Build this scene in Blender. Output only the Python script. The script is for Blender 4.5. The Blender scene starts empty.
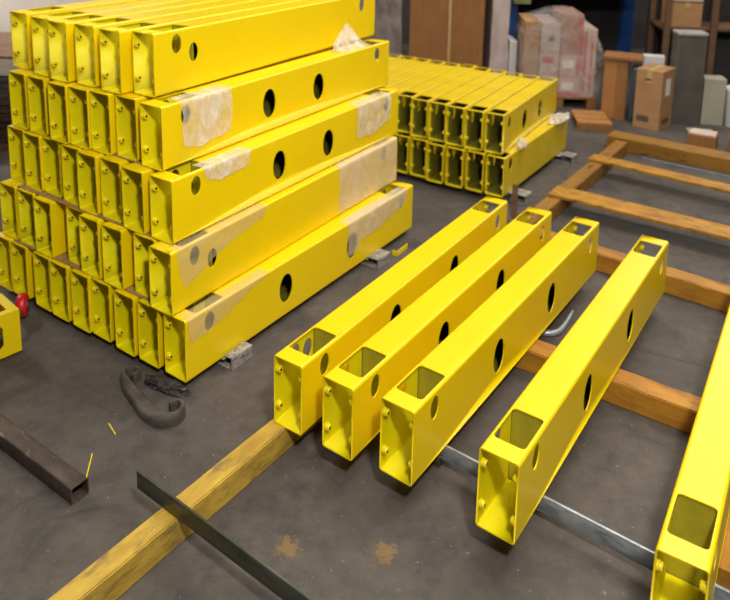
import bpy, bmesh, math, random
from mathutils import Vector, Matrix, noise
from mathutils.geometry import tessellate_polygon
random.seed(7)
S = bpy.context.scene
COL = S.collection
R = math.radians

# ------------------------------------------------------------------ materials
def new_mat(name):
    m = bpy.data.materials.new(name); m.use_nodes = True
    nt = m.node_tree
    for n in list(nt.nodes): nt.nodes.remove(n)
    out = nt.nodes.new('ShaderNodeOutputMaterial')
    return m, nt, out

def N(nt, typ, **kw):
    n = nt.nodes.new(typ)
    for k, v in kw.items():
        if k in n.inputs: n.inputs[k].default_value = v
        else: setattr(n, k, v)
    return n

def mat(name, c1, c2=None, rough=.5, scale=8, stretch=(1, 1, 1), metal=0.0, bump=0.0, detail=6, lo=.35, hi=.65,
        spots=None, spot_scale=30, spot_lo=.62, spot_hi=.7, coat=0.0, bump_scale=None, spec=.5):
    """Procedural surface: two colours mixed by noise, optional worn spots, optional bump."""
    m, nt, out = new_mat(name)
    b = N(nt, 'ShaderNodeBsdfPrincipled', Roughness=rough, Metallic=metal)
    b.inputs['Specular IOR Level'].default_value = spec
    if coat: b.inputs['Coat Weight'].default_value = coat; b.inputs['Coat Roughness'].default_value = .12
    nt.links.new(b.outputs[0], out.inputs[0])
    tc = N(nt, 'ShaderNodeTexCoord'); mp = N(nt, 'ShaderNodeMapping'); mp.inputs['Scale'].default_value = stretch
    nt.links.new(tc.outputs['Object'], mp.inputs[0])
    nz = N(nt, 'ShaderNodeTexNoise', Scale=scale, Detail=detail, Roughness=.6)
    nt.links.new(mp.outputs[0], nz.inputs['Vector'])
    r = N(nt, 'ShaderNodeValToRGB'); r.color_ramp.elements[0].position = lo; r.color_ramp.elements[1].position = hi
    r.color_ramp.elements[0].color = (*c1, 1); r.color_ramp.elements[1].color = (*(c2 or c1), 1)
    nt.links.new(nz.outputs['Fac'], r.inputs[0])
    col = r.outputs[0]
    if spots:
        n2 = N(nt, 'ShaderNodeTexNoise', Scale=spot_scale, Detail=5, Roughness=.65)
        nt.links.new(mp.outputs[0], n2.inputs['Vector'])
        r2 = N(nt, 'ShaderNodeValToRGB'); r2.color_ramp.elements[0].position = spot_lo; r2.color_ramp.elements[1].position = spot_hi
        nt.links.new(n2.outputs['Fac'], r2.inputs[0])
        mx = N(nt, 'ShaderNodeMixRGB'); mx.inputs[2].default_value = (*spots, 1)
        nt.links.new(r2.outputs[0], mx.inputs[0]); nt.links.new(col, mx.inputs[1]); col = mx.outputs[0]
    nt.links.new(col, b.inputs['Base Color'])
    if bump:
        bp = N(nt, 'ShaderNodeBump', Strength=bump, Distance=.01)
        src = nz
        if bump_scale:
            src = N(nt, 'ShaderNodeTexNoise', Scale=bump_scale, Detail=6, Roughness=.6)
            nt.links.new(mp.outputs[0], src.inputs['Vector'])
        nt.links.new(src.outputs['Fac'], bp.inputs['Height']); nt.links.new(bp.outputs[0], b.inputs['Normal'])
    return m

YEL = mat('yellow_gloss_paint', (.88, .625, .0005), (.91, .66, .001), rough=.36, scale=3, bump=.03, bump_scale=60, spec=.45)
YEL2 = mat('yellow_paint_dusty', (.66, .47, .006), (.76, .55, .008), rough=.40, scale=5, bump=.03, bump_scale=60)
INNER = mat('dark_olive_inside', (.12, .105, .010), (.20, .17, .015), rough=.5, scale=7, bump=.05)  # dark olive colour for inner faces away from the girder ends
ENDIN = mat('greenish_yellow_inside_ends', (.78, .665, .002), (.85, .72, .003), rough=.5, scale=6, spec=.3)  # slightly greener yellow for inner faces near the open ends
PLATE = mat('dull_olive_plate', (.33, .29, .02), (.48, .40, .02), rough=.45, scale=9)  # duller olive than the shell, for the plate inside the girder
NUT = mat('yellow_painted_nut', (.80, .62, .004), (.87, .67, .01), rough=.3, scale=40)
BORE = mat('dark_thread', (.02, .018, .012), (.05, .045, .03), rough=.6, scale=60)
TIMY = mat('yellow_painted_timber', (.42, .25, .030), (.60, .39, .050), rough=.6, scale=5, stretch=(1.6, 4, 4), spots=(.22, .14, .045), spot_scale=6, spot_lo=.52, spot_hi=.68, bump=.25, bump_scale=18)
TIMO = mat('orange_brown_timber', (.32, .13, .010), (.52, .245, .018), rough=.6, scale=4, stretch=(1.2, 5, 5), spots=(.14, .06, .01), spot_scale=5, spot_lo=.56, spot_hi=.72, bump=.25, bump_scale=18)
TIMD = mat('dark_ochre_timber', (.21, .09, .008), (.40, .19, .016), rough=.65, scale=5, stretch=(1.2, 5, 5), spots=(.07, .033, .008), spot_scale=5, spot_lo=.52, spot_hi=.68, bump=.25, bump_scale=18)
TIMB = mat('amber_board', (.34, .15, .010), (.52, .255, .018), rough=.6, scale=5, stretch=(1.5, 5, 5), spots=(.14, .065, .015), spot_scale=7, spot_lo=.53, spot_hi=.68, bump=.25, bump_scale=20)
LATH = mat('thin_brown_lath', (.26, .15, .04), (.42, .26, .08), rough=.7, scale=6, stretch=(2, 8, 8), bump=.15)
DARKST = mat('rusty_dark_steel', (.055, .042, .034), (.12, .085, .06), rough=.55, scale=9, stretch=(1, 3, 3), metal=.35, spots=(.30, .22, .17), spot_scale=14, spot_lo=.6, spot_hi=.72, bump=.15)
BARST = mat('dark_green_grey_steel', (.055, .062, .045), (.135, .14, .10), rough=.40, scale=6, stretch=(1, 5, 5), metal=.5, bump=.08)
GALV = mat('grey_blue_steel', (.20, .23, .25), (.46, .50, .53), rough=.40, scale=12, stretch=(1, 3, 3), metal=.45, spots=(.09, .10, .11), spot_scale=12, bump=.08)
BLOCK = mat('mottled_zinc', (.20, .185, .175), (.56, .52, .48), rough=.42, scale=30, metal=.3, spots=(.07, .065, .06), spot_scale=26, spot_lo=.58, spot_hi=.66, bump=.4, lo=.36, hi=.64)
RUST = mat('rust_brown_flat', (.13, .07, .035), (.24, .13, .06), rough=.7, scale=14, bump=.2)
RUBBER = mat('worn_black_rubber', (.04, .032, .027), (.095, .078, .065), rough=.62, scale=14, bump=.25)
BLACKR = mat('crumpled_black_rubber', (.018, .016, .016), (.045, .04, .038), rough=.5, scale=20, bump=.3)
RED = mat('red_plastic', (.55, .008, .012), (.65, .015, .02), rough=.35, scale=12)
CHROME = mat('bright_bent_steel', (.36, .39, .43), (.50, .54, .58), rough=.35, scale=20, metal=.45)
CARD = mat('brown_cardboard', (.36, .19, .075), (.43, .235, .10), rough=.8, scale=5, stretch=(1, 1, 4), bump=.05)
CARD2 = mat('dark_brown_cardboard', (.25, .105, .028), (.32, .14, .040), rough=.8, scale=5, stretch=(6, 6, 1))
CARD3 = mat('orange_brown_cardboard', (.36, .155, .04), (.43, .19, .05), rough=.8, scale=6)
CARDP = mat('pale_pink_printed_carton', (.46, .30, .26), (.60, .45, .40), rough=.7, scale=8, spots=(.42, .10, .09), spot_scale=5, spot_lo=.56, spot_hi=.62)
CARDR = mat('reddish_brown_carton', (.33, .15, .10), (.40, .20, .14), rough=.75, scale=6)
TAPE = mat('tan_packing_tape', (.50, .33, .13), (.56, .38, .17), rough=.35, scale=8)
REDP = mat('red_print', (.45, .06, .06), (.5, .09, .08), rough=.7, scale=10)
PAPER = mat('white_paper', (.72, .70, .68), (.80, .78, .76), rough=.8, scale=10)
INK = mat('dark_print', (.10, .06, .04), (.14, .08, .05), rough=.8, scale=20)
GREYW = mat('grey_wrapped_goods', (.13, .105, .095), (.30, .245, .22), rough=.45, scale=9, stretch=(1, 1, .6), bump=.3)
PALEW = mat('pale_wrapped_goods', (.40, .31, .28), (.58, .47, .43), rough=.5, scale=7, stretch=(1, 1, .5), bump=.25)
WHITE = mat('off_white_panel', (.60, .57, .54), (.68, .65, .62), rough=.6, scale=6)
BEIGE = mat('greenish_beige_panel', (.34, .32, .24), (.42, .40, .31), rough=.6, scale=4)
GREYP = mat('dark_grey_panel', (.085, .075, .065), (.13, .115, .10), rough=.5, scale=5)
GREYE = mat('light_grey_edge', (.30, .29, .28), (.38, .37, .36), rough=.5, scale=8)
BLUE = mat('blue_rack_paint', (.010, .055, .22), (.014, .07, .28), rough=.45, scale=6)
DARKB = mat('near_black_board', (.012, .011, .011), (.025, .022, .02), rough=.7, scale=6)
BROWNP = mat('dark_brown_post', (.11, .055, .026), (.16, .08, .035), rough=.7, scale=6)
GREEN = mat('olive_green_cloth', (.10, .14, .055), (.16, .20, .085), rough=.8, scale=9, bump=.3)
PINK = mat('pale_pink_top', (.56, .42, .36), (.64, .50, .43), rough=.7, scale=8)
PALEG = mat('pale_green_sheet', (.34, .38, .24), (.40, .44, .29), rough=.7, scale=8)
TEAL = mat('dark_teal_bag', (.03, .055, .07), (.06, .09, .11), rough=.45, scale=9, bump=.3)
WALLD = mat('dark_hall_wall', (.05, .042, .038), (.075, .062, .055), rough=.85, scale=2)
WALLP = mat('pale_plaster_wall', (.52, .46, .40), (.60, .54, .48), rough=.85, scale=2)

def floor_mat():
    m, nt, out = new_mat('worn_grey_concrete')
    b = N(nt, 'ShaderNodeBsdfPrincipled', Roughness=.66)
    b.inputs['Specular IOR Level'].default_value = .3
    nt.links.new(b.outputs[0], out.inputs[0])
    tc = N(nt, 'ShaderNodeTexCoord')
    def noise_ramp(scale, c0, c1, p0, p1, detail=6, rough=.6, dist=0.0, mapscale=(1, 1, 1)):
        mp = N(nt, 'ShaderNodeMapping'); mp.inputs['Scale'].default_value = mapscale
        nt.links.new(tc.outputs['Object'], mp.inputs[0])
        n = N(nt, 'ShaderNodeTexNoise', Scale=scale, Detail=detail, Roughness=rough, Distortion=dist)
        nt.links.new(mp.outputs[0], n.inputs['Vector'])
        r = N(nt, 'ShaderNodeValToRGB')
        e = r.color_ramp.elements; e[0].position = p0; e[1].position = p1
        e[0].color = (*c0, 1); e[1].color = (*c1, 1)
        nt.links.new(n.outputs['Fac'], r.inputs[0]); return n, r
    def mix(fac, a, c, blend='MIX', f=None):
        mx = N(nt, 'ShaderNodeMixRGB'); mx.blend_type = blend
        if fac is not None: nt.links.new(fac, mx.inputs[0])
        else: mx.inputs[0].default_value = f
        nt.links.new(a, mx.inputs[1])
        if isinstance(c, tuple): mx.inputs[2].default_value = (*c, 1)
        else: nt.links.new(c, mx.inputs[2])
        return mx.outputs[0]
    n1, r1 = noise_ramp(2.2, (.074, .063, .054), (.124, .105, .088), .3, .7)
    n2, r2 = noise_ramp(14, (.60, .60, .62), (1.2, 1.17, 1.14), .3, .72, 8, .72)
    col = mix(None, r1.outputs[0], r2.outputs[0], 'MULTIPLY', .8)
    n3, r3 = noise_ramp(3.2, (0, 0, 0), (1, 1, 1), .52, .70, 8, .68, .8)
    col = mix(r3.outputs[0], col, (.045, .040, .039))
    n4, r4 = noise_ramp(60, (0, 0, 0), (1, 1, 1), .67, .76, 3, .6)
    col = mix(r4.outputs[0], col, (.27, .25, .23))
    # two dried ochre paint stains and the saw-cut joint of the slab
    sep = N(nt, 'ShaderNodeSeparateXYZ'); nt.links.new(tc.outputs['Object'], sep.inputs[0])
    nn, _ = noise_ramp(55, (0, 0, 0), (1, 1, 1), 0, 1, 8, .7)
    for (sx, sy, rad) in ((-.204, 1.80, .038), (.072, 1.784, .037), (-.30, 1.50, .015)):
        d = N(nt, 'ShaderNodeVectorMath', operation='DISTANCE'); d.inputs[1].default_value = (sx, sy, 0)
        nt.links.new(tc.outputs['Object'], d.inputs[0])
        a = N(nt, 'ShaderNodeMath', operation='MULTIPLY'); a.inputs[1].default_value = 1 / rad
        nt.links.new(d.outputs['Value'], a.inputs[0])
        s_ = N(nt, 'ShaderNodeMath', operation='MULTIPLY_ADD'); s_.inputs[1].default_value = 4.2; s_.inputs[2].default_value = -1.9
        nt.links.new(nn.outputs['Fac'], s_.inputs[0])
        q = N(nt, 'ShaderNodeMath', operation='ADD'); nt.links.new(a.outputs[0], q.inputs[0]); nt.links.new(s_.outputs[0], q.inputs[1])
        rr = N(nt, 'ShaderNodeMapRange'); rr.inputs['From Min'].default_value = 1.15; rr.inputs['From Max'].default_value = .75
        rr.inputs['To Min'].default_value = 0; rr.inputs['To Max'].default_value = .42
        nt.links.new(q.outputs[0], rr.inputs['Value'])
        col = mix(rr.outputs[0], col, (.34, .19, .035))
    for (ax, ay, bx, by, w) in ((1.65, 4.27, 2.75, 3.60, .007), (1.02, 2.83, 1.50, 2.60, .0025)):
        L = math.hypot(bx - ax, by - ay); nx, ny = -(by - ay) / L, (bx - ax) / L
        dp = N(nt, 'ShaderNodeVectorMath', operation='DOT_PRODUCT'); dp.inputs[1].default_value = (nx, ny, 0)
        nt.links.new(tc.outputs['Object'], dp.inputs[0])
        wob = N(nt, 'ShaderNodeMath', operation='MULTIPLY_ADD'); wob.inputs[1].default_value = .02; wob.inputs[2].default_value = -(ax * nx + ay * ny) - .01
        nt.links.new(n1.outputs['Fac'], wob.inputs[0])
        ad = N(nt, 'ShaderNodeMath', operation='ADD'); nt.links.new(dp.outputs['Value'], ad.inputs[0]); nt.links.new(wob.outputs[0], ad.inputs[1])
        ab = N(nt, 'ShaderNodeMath', operation='ABSOLUTE'); nt.links.new(ad.outputs[0], ab.inputs[0])
        lt = N(nt, 'ShaderNodeMapRange'); lt.inputs['From Min'].default_value = w * 1.6; lt.inputs['From Max'].default_value = w * .6
        lt.inputs['To Max'].default_value = .75
        nt.links.new(ab.outputs[0], lt.inputs['Value'])
        dx = N(nt, 'ShaderNodeVectorMath', operation='DOT_PRODUCT'); dx.inputs[1].default_value = ((bx - ax) / L, (by - ay) / L, 0)
        nt.links.new(tc.outputs['Object'], dx.inputs[0])
        g1 = N(nt, 'ShaderNodeMath', operation='GREATER_THAN'); g1.inputs[1].default_value = (ax * (bx - ax) + ay * (by - ay)) / L
        nt.links.new(dx.outputs['Value'], g1.inputs[0])
        g2 = N(nt, 'ShaderNodeMath', operation='LESS_THAN'); g2.inputs[1].default_value = (bx * (bx - ax) + by * (by - ay)) / L
        nt.links.new(dx.outputs['Value'], g2.inputs[0])
        m1 = N(nt, 'ShaderNodeMath', operation='MULTIPLY'); nt.links.new(g1.outputs[0], m1.inputs[0]); nt.links.new(g2.outputs[0], m1.inputs[1])
        m2 = N(nt, 'ShaderNodeMath', operation='MULTIPLY'); nt.links.new(m1.outputs[0], m2.inputs[0]); nt.links.new(lt.outputs[0], m2.inputs[1])
        col = mix(m2.outputs[0], col, (.025, .022, .02))
    nt.links.new(col, b.inputs['Base Color'])
    bp = N(nt, 'ShaderNodeBump', Strength=.18, Distance=.006)
    nt.links.new(n2.outputs['Fac'], bp.inputs['Height']); nt.links.new(bp.outputs[0], b.inputs['Normal'])
    return m
FLOOR = floor_mat()

def film_mat(name, col, lo, hi, rough=.22, scale=22, stretch=(1, 1, 1)):
    m, nt, out = new_mat(name)
    tc = N(nt, 'ShaderNodeTexCoord'); mp = N(nt, 'ShaderNodeMapping'); mp.inputs['Scale'].default_value = stretch
    nt.links.new(tc.outputs['Object'], mp.inputs[0])
    nz = N(nt, 'ShaderNodeTexNoise', Scale=scale, Detail=5, Roughness=.6, Distortion=.8)
    nt.links.new(mp.outputs[0], nz.inputs['Vector'])
    b = N(nt, 'ShaderNodeBsdfPrincipled', Roughness=rough); b.inputs['Base Color'].default_value = (*col, 1)
    t = N(nt, 'ShaderNodeBsdfTransparent'); t.inputs[0].default_value = (.97, .95, .92, 1)
    mr = N(nt, 'ShaderNodeMapRange'); mr.inputs['From Min'].default_value = .38; mr.inputs['From Max'].default_value = .68
    mr.inputs['To Min'].default_value = lo; mr.inputs['To Max'].default_value = hi
    nt.links.new(nz.outputs['Fac'], mr.inputs['Value'])
    mx = N(nt, 'ShaderNodeMixShader')
    nt.links.new(mr.outputs[0], mx.inputs[0]); nt.links.new(t.outputs[0], mx.inputs[1]); nt.links.new(b.outputs[0], mx.inputs[2])
    nt.links.new(mx.outputs[0], out.inputs[0])
    bp = N(nt, 'ShaderNodeBump', Strength=.5, Distance=.01)
    nt.links.new(nz.outputs['Fac'], bp.inputs['Height']); nt.links.new(bp.outputs[0], b.inputs['Normal'])
    return m
FILM = film_mat('clear_tan_film', (.80, .68, .46), .24, .38, rough=.14, scale=7)
FILMC = film_mat('crinkled_clear_film', (.92, .85, .72), .30, .72, rough=.2, scale=17, stretch=(1, 1, .45))
FILMT = film_mat('glossy_tan_film', (.90, .78, .55), .42, .62, rough=.14, scale=7)
WRAP = film_mat('clear_pallet_film', (.75, .70, .66), .10, .42, scale=8)

# ------------------------------------------------------------------ mesh helpers
class MB:
    def __init__(s): s.v = []; s.f = []
    def add(s, vs, fs):
        o = len(s.v); s.v += [tuple(v) for v in vs]; s.f += [tuple(i + o for i in f) for f in fs]; return s
    def box(s, x0, x1, y0, y1, z0, z1, bev=0.0):
        if bev <= 0:
            return s.add([(x, y, z) for z in (z0, z1) for x, y in ((x0, y0), (x1, y0), (x1, y1), (x0, y1))],
                         [(3, 2, 1, 0), (4, 5, 6, 7), (0, 1, 5, 4), (1, 2, 6, 5), (2, 3, 7, 6), (3, 0, 4, 7)])
        bm = bmesh.new(); bmesh.ops.create_cube(bm, size=1)
        for v in bm.verts: v.co = Vector(((x0 + x1) / 2 + v.co.x * (x1 - x0), (y0 + y1) / 2 + v.co.y * (y1 - y0), (z0 + z1) / 2 + v.co.z * (z1 - z0)))
        bmesh.ops.bevel(bm, geom=list(bm.edges), offset=bev, segments=2, affect='EDGES', profile=.5)
        s.bm(bm); return s
    def bm(s, bm):
        bm.verts.index_update()
        s.add([v.co[:] for v in bm.verts], [[v.index for v in f.verts] for f in bm.faces]); bm.free()
    def plate(s, outline, holes, d0, d1, fn):
        """flat plate in (a,b) with holes, from depth d0 to d1; fn maps (a,b,d) to a point"""
        loops = [list(outline)] + [list(h) for h in holes]
        flat = [p for l in loops for p in l]
        tris = tessellate_polygon([[Vector((p[0], p[1], 0)) for p in l] for l in loops])
        n = len(flat)
        vs = [fn(a, b, d0) for a, b in flat] + [fn(a, b, d1) for a, b in flat]
        fs = [tuple(t) for t in tris] + [tuple(i + n for i in reversed(t)) for t in tris]
        o = 0
        for l in loops:
            k = len(l)
            for i in range(k): fs.append((o + i, o + (i + 1) % k, o + (i + 1) % k + n, o + i + n))
            o += k
        return s.add(vs, fs)
    def tube(s, pts, rad, seg=8, cap=True):
        pts = [Vector(p) for p in pts]; rings = []
        rads = rad if isinstance(rad, (list, tuple)) else [rad] * len(pts)
        up0 = Vector((0, 0, 1))
        for i, p in enumerate(pts):
            t = (pts[min(i + 1, len(pts) - 1)] - pts[max(i - 1, 0)]).normalized()
            u = t.cross(up0 if abs(t.z) < .95 else Vector((1, 0, 0))).normalized(); w = u.cross(t)
            rings.append([p + (u * math.cos(2 * math.pi * k / seg) + w * math.sin(2 * math.pi * k / seg)) * rads[i] for k in range(seg)])
        vs = [v for r in rings for v in r]; fs = []
        for i in range(len(pts) - 1):
            for k in range(seg):
                a = i * seg + k; b = i * seg + (k + 1) % seg
                fs.append((a, b, b + seg, a + seg))
        if cap: fs += [tuple(reversed(range(seg))), tuple(range((len(pts) - 1) * seg, len(pts) * seg))]
        return s.add(vs, fs)
    def mesh(s, name, m, smooth=None):
        me = bpy.data.meshes.new(name); me.from_pydata(s.v, [], s.f); me.validate()
        bm = bmesh.new(); bm.from_mesh(me)
        bmesh.ops.remove_doubles(bm, verts=bm.verts, dist=1e-6)
        bmesh.ops.recalc_face_normals(bm, faces=bm.faces)
        bm.to_mesh(me); bm.free()
        me.materials.append(m)
        if smooth is not None:
            for p in me.polygons: p.use_smooth = True
            me.set_sharp_from_angle(angle=R(smooth))
        return me
    def build(s, name, m, parent=None, smooth=None):
        return link(name, s.mesh(name, m, smooth), parent)

def link(name, data, parent=None):
    o = bpy.data.objects.new(name, data); COL.objects.link(o)
    if parent: o.parent = parent
    return o
def tag(o, label, cat, group=None):
    o['label'] = label; o['category'] = cat
    if group: o['group'] = group
    return o
def place(o, x, y, z=0, yaw=0):
    o.location = (x, y, z); o.rotation_euler = (0, 0, R(yaw)); return o
def thing(name, label, cat, x=0, y=0, z=0, yaw=0, group=None):
    return place(tag(link(name, None), label, cat, group), x, y, z, yaw)
def struct(o): o['kind'] = 'structure'; return o
def ell(cx, cy, a, b, n=28): return [(cx + a * math.cos(2 * math.pi * i / n), cy + b * math.sin(2 * math.pi * i / n)) for i in range(n)]
def rrect(x0, x1, y0, y1, r, n=4):
    out = []
    for cx, cy, a0 in ((x1 - r, y1 - r, 0), (x0 + r, y1 - r, 90), (x0 + r, y0 + r, 180), (x1 - r, y0 + r, 270)):
        for i in range(n + 1):
            a = R(a0 + 90 * i / n); out.append((cx + r * math.cos(a), cy + r * math.sin(a)))
    return out

# ------------------------------------------------------------------ box girders
W, H, T, CR = .1183, .25, .0045, .009
# local frame: x along the girder from its open front end, y to the left, z up; the front right bottom edge is the origin
def girder_body(L, right, left, cuts, diaphragms=(), tick=False):
    m = MB()
    def sidewall(holes, y0, y1):
        m.plate([(0, CR), (L, CR), (L, H - CR), (0, H - CR)], [ell(a, H + b, ra, rb) for a, b, ra, rb in holes], y0, y1, lambda a, b, d: (a, d, b))
    sidewall(right, 0, T); sidewall(left, W - T, W)
    m.plate([(0, CR), (L, CR), (L, W - CR), (0, W - CR)], [rrect(a, b, .0115, W - .0115, .012) for a, b in cuts], H - T, H, lambda a, b, d: (a, b, d))
    m.plate([(0, CR), (L, CR), (L, W - CR), (0, W - CR)], [], 0, T, lambda a, b, d: (a, b, d))
    for cy, cz, a0 in ((CR, CR, 180), (W - CR, CR, 270), (W - CR, H - CR, 0), (CR, H - CR, 90)):
        k = 5; vs = []; fs = []
        for x in (0, L):
            for i in range(k + 1):
                a = R(a0 + 90 * i / k)
                # y right side is low y: angle measured in (y,z)
                vs.append((x, cy + CR * math.cos(a), cz + CR * math.sin(a)))
            for i in range(k + 1):
                a = R(a0 + 90 * i / k)
                vs.append((x, cy + (CR - T) * math.cos(a), cz + (CR - T) * math.sin(a)))
        q = 2 * (k + 1)
        for i in range(k):
            fs += [(i, i + 1, q + i + 1, q + i), (k + 1 + i, q + k + 1 + i, q + k + 2 + i, k + 2 + i),
                   (i, k + 1 + i, k + 2 + i, i + 1), (q + i, q + i + 1, q + k + 2 + i, q + k + 1 + i)]
        m.add(vs, fs)
    if tick: m.box(.004, .008, W * .55, W * .6, H - .045, H - T)
    return m

SM = lambda s, z=-.056: (s, z, .0255, .039)
LG = lambda s: (s, -.124, .043, .065)
L0, LS = 1.63, 1.12
CUT = [(.06, .206), (1.436, 1.572)]
SPEC = {
    'one': (L0, [SM(.121), LG(.567), LG(1.06), SM(1.517)], [SM(.121), LG(.567), LG(1.06), SM(1.517)], CUT),
    'pair': (L0, [SM(.118), SM(.209, -.104), SM(1.49)], [SM(.118), SM(.209, -.104), SM(1.49)], CUT),
    'mid': (L0, [SM(.121), LG(.614), LG(.978), SM(1.507, -.058)], [SM(.121), LG(.614), LG(.978), SM(1.507, -.058)], CUT),
    'front': (L0, [SM(.121), LG(.575), LG(1.065), SM(1.52, -.07)], [SM(.112), LG(.575), LG(1.065), SM(1.52, -.07)], CUT),
    'frontpair': (L0, [SM(.121), LG(.575), LG(1.065), SM(1.52, -.07)], [SM(.105), SM(.172, -.07), LG(.575), LG(1.065), SM(1.52, -.07)], CUT),
    'short': (LS, [SM(.11, -.07), LG(.40), LG(.725), SM(1.03, -.07)], [SM(.11, -.07), LG(.40), LG(.725), SM(1.03, -.07)], [(.022, .118), (LS - .11, LS - .018)]),
    'shortplain': (LS, [SM(.10, -.06), SM(LS - .09, -.07)], [SM(.10, -.06), SM(LS - .09, -.07)], [(.022, .118), (LS - .11, LS - .018)]),
}
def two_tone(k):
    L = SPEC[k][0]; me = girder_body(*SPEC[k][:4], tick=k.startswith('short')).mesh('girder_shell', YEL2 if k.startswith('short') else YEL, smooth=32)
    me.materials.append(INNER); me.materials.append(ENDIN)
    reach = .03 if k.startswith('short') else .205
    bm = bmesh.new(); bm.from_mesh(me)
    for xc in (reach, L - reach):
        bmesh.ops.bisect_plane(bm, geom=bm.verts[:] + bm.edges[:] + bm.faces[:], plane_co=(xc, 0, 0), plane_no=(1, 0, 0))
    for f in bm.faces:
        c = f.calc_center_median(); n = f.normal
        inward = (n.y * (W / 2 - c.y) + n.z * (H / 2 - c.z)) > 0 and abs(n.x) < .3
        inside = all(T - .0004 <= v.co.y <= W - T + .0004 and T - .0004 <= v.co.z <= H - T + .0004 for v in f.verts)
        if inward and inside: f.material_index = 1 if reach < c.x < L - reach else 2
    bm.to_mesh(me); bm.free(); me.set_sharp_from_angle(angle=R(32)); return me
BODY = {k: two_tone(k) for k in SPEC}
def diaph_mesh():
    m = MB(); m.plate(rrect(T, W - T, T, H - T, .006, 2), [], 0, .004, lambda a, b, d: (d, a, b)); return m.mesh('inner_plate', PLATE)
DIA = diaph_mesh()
def nut_mesh():
    m = MB(); n = 12
    prof = [(.0115, 0), (.0115, .005), (.0100, .0065), (.0100, .0130), (.0085, .0150), (.0040, .0150), (.0036, .008)]
    vs = [(r * math.cos(2 * math.pi * k / n), h, r * math.sin(2 * math.pi * k / n)) for r, h in prof for k in range(n)]
    fs = [(i * n + k, i * n + (k + 1) % n, (i + 1) * n + (k + 1) % n, (i + 1) * n + k) for i in range(len(prof) - 1) for k in range(n)]
    fs += [tuple(range(n)), tuple(range((len(prof) - 1) * n, len(prof) * n))]
    m.add(vs, fs); me = m.mesh('weld_nut', NUT, smooth=40)
    me.materials.append(BORE)
    for p in me.polygons:
        c = p.center
        if math.hypot(c.x, c.z) < .0040 and c.y > .002: p.material_index = 1
    return me
NUTM = nut_mesh()
def nuts(root, xs):
    for x in xs:
        for z in (H - .056, H - .188):
            for side in (0, 1):
                o = link('weld_nut', NUTM, root)
                o.location = (x, T if side == 0 else W - T, z); o.scale = (1.2, 1, 1.2); o.rotation_euler = (0, 0, 0 if side == 0 else math.pi)
ORD = ['first', 'second', 'third', 'fourth', 'fifth', 'sixth', 'seventh', 'eighth', 'ninth', 'tenth']
def girder(kind, x, y, z, yaw, label, group, far=False, dia=True):
    g = thing('box_girder', label, 'girder', x, y, z, yaw, group)
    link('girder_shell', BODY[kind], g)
    L = SPEC[kind][0]
    nuts(g, [.0145] + ([L - .0155] if far else []))
    if dia:
        for xx in ([.209] + ([1.43] if far else [])):
            d = link('inner_plate', DIA, g); d.location = (xx, 0, 0)
    return g

A0 = R(57.5); D0 = Vector((math.cos(A0), math.sin(A0))); N0 = Vector((math.sin(A0), -math.cos(A0)))
def fr(al, la): v = D0 * al + N0 * la; return v.x, v.y
def space(lat, step=.1206):
    lat = list(lat)
    for i in range(len(lat) - 2, -1, -1): lat[i] = min(lat[i], lat[i + 1] - step)
    return lat
ZS, ZR = .0328, .254          # underside of the lowest row, height from row to row
ROWS = [
 (56.2, 'one', [1.734, 1.733, 1.73, 1.724, 1.723, 1.73, 1.72, 1.722, 1.722], [-2.992, -2.869, -2.698, -2.57, -2.429, -2.307, -2.152, -2.017, -1.871]),
 (57.8, 'pair', [1.754, 1.754, 1.738, 1.765, 1.738, 1.735, 1.755, 1.715], [-2.953, -2.819, -2.676, -2.490, -2.368, -2.223, -2.060, -1.928]),
 (57.5, 'mid', [1.801, 1.786, 1.796, 1.785, 1.768, 1.777, 1.758, 1.762], [-2.937, -2.798, -2.679, -2.53, -2.404, -2.269, -2.118, -1.965]),
 (57.6, 'mid', [1.806, 1.804, 1.788, 1.797, 1.805, 1.822, 1.804], [-2.907, -2.768, -2.600, -2.475, -2.352, -2.217, -2.054]),
 (58.8, 'pair', [1.861, 1.833, 1.818, 1.835, 1.826, 1.87], [-2.95, -2.754, -2.616, -2.464, -2.298, -2.159]),
]
ROWN = ['lowest row', 'second row up', 'middle row', 'fourth row up', 'top row']
rowright = []
for r, (yaw, kind, al, la) in enumerate(ROWS):
    la = space(la); n = len(la)
    for i in range(n):
        x, y = fr(al[i], la[i]); k = n - 1 - i
        if k == 0:
            lab = ['girder, film over its front edge, outer face of the tall stack, lowest row', 'girder, two small holes under tan film, outer face of the stack, second row up',
                   'girder, film scrap above two large holes, outer face of the stack, middle row', 'girder, crinkled film square and two large holes, outer face of the stack, fourth row',
                   'girder, uncovered with two small holes, outer face of the tall stack, top row'][r]
        elif i == 0: lab = f'girder at the side away from the film, {ROWN[r]} of the tall stack'
        else: lab = f'girder, {ORD[k]} in from the film draped side, {ROWN[r]} of the tall stack'
        lab = 'yellow ' + lab
        girder(kind, x, y, ZS + r * ZR, yaw, lab, 'yellow box girders in the tall stack', far=(k == 0))
        if k == 0: rowright.append((x, y, ZS + r * ZR, yaw))

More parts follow.
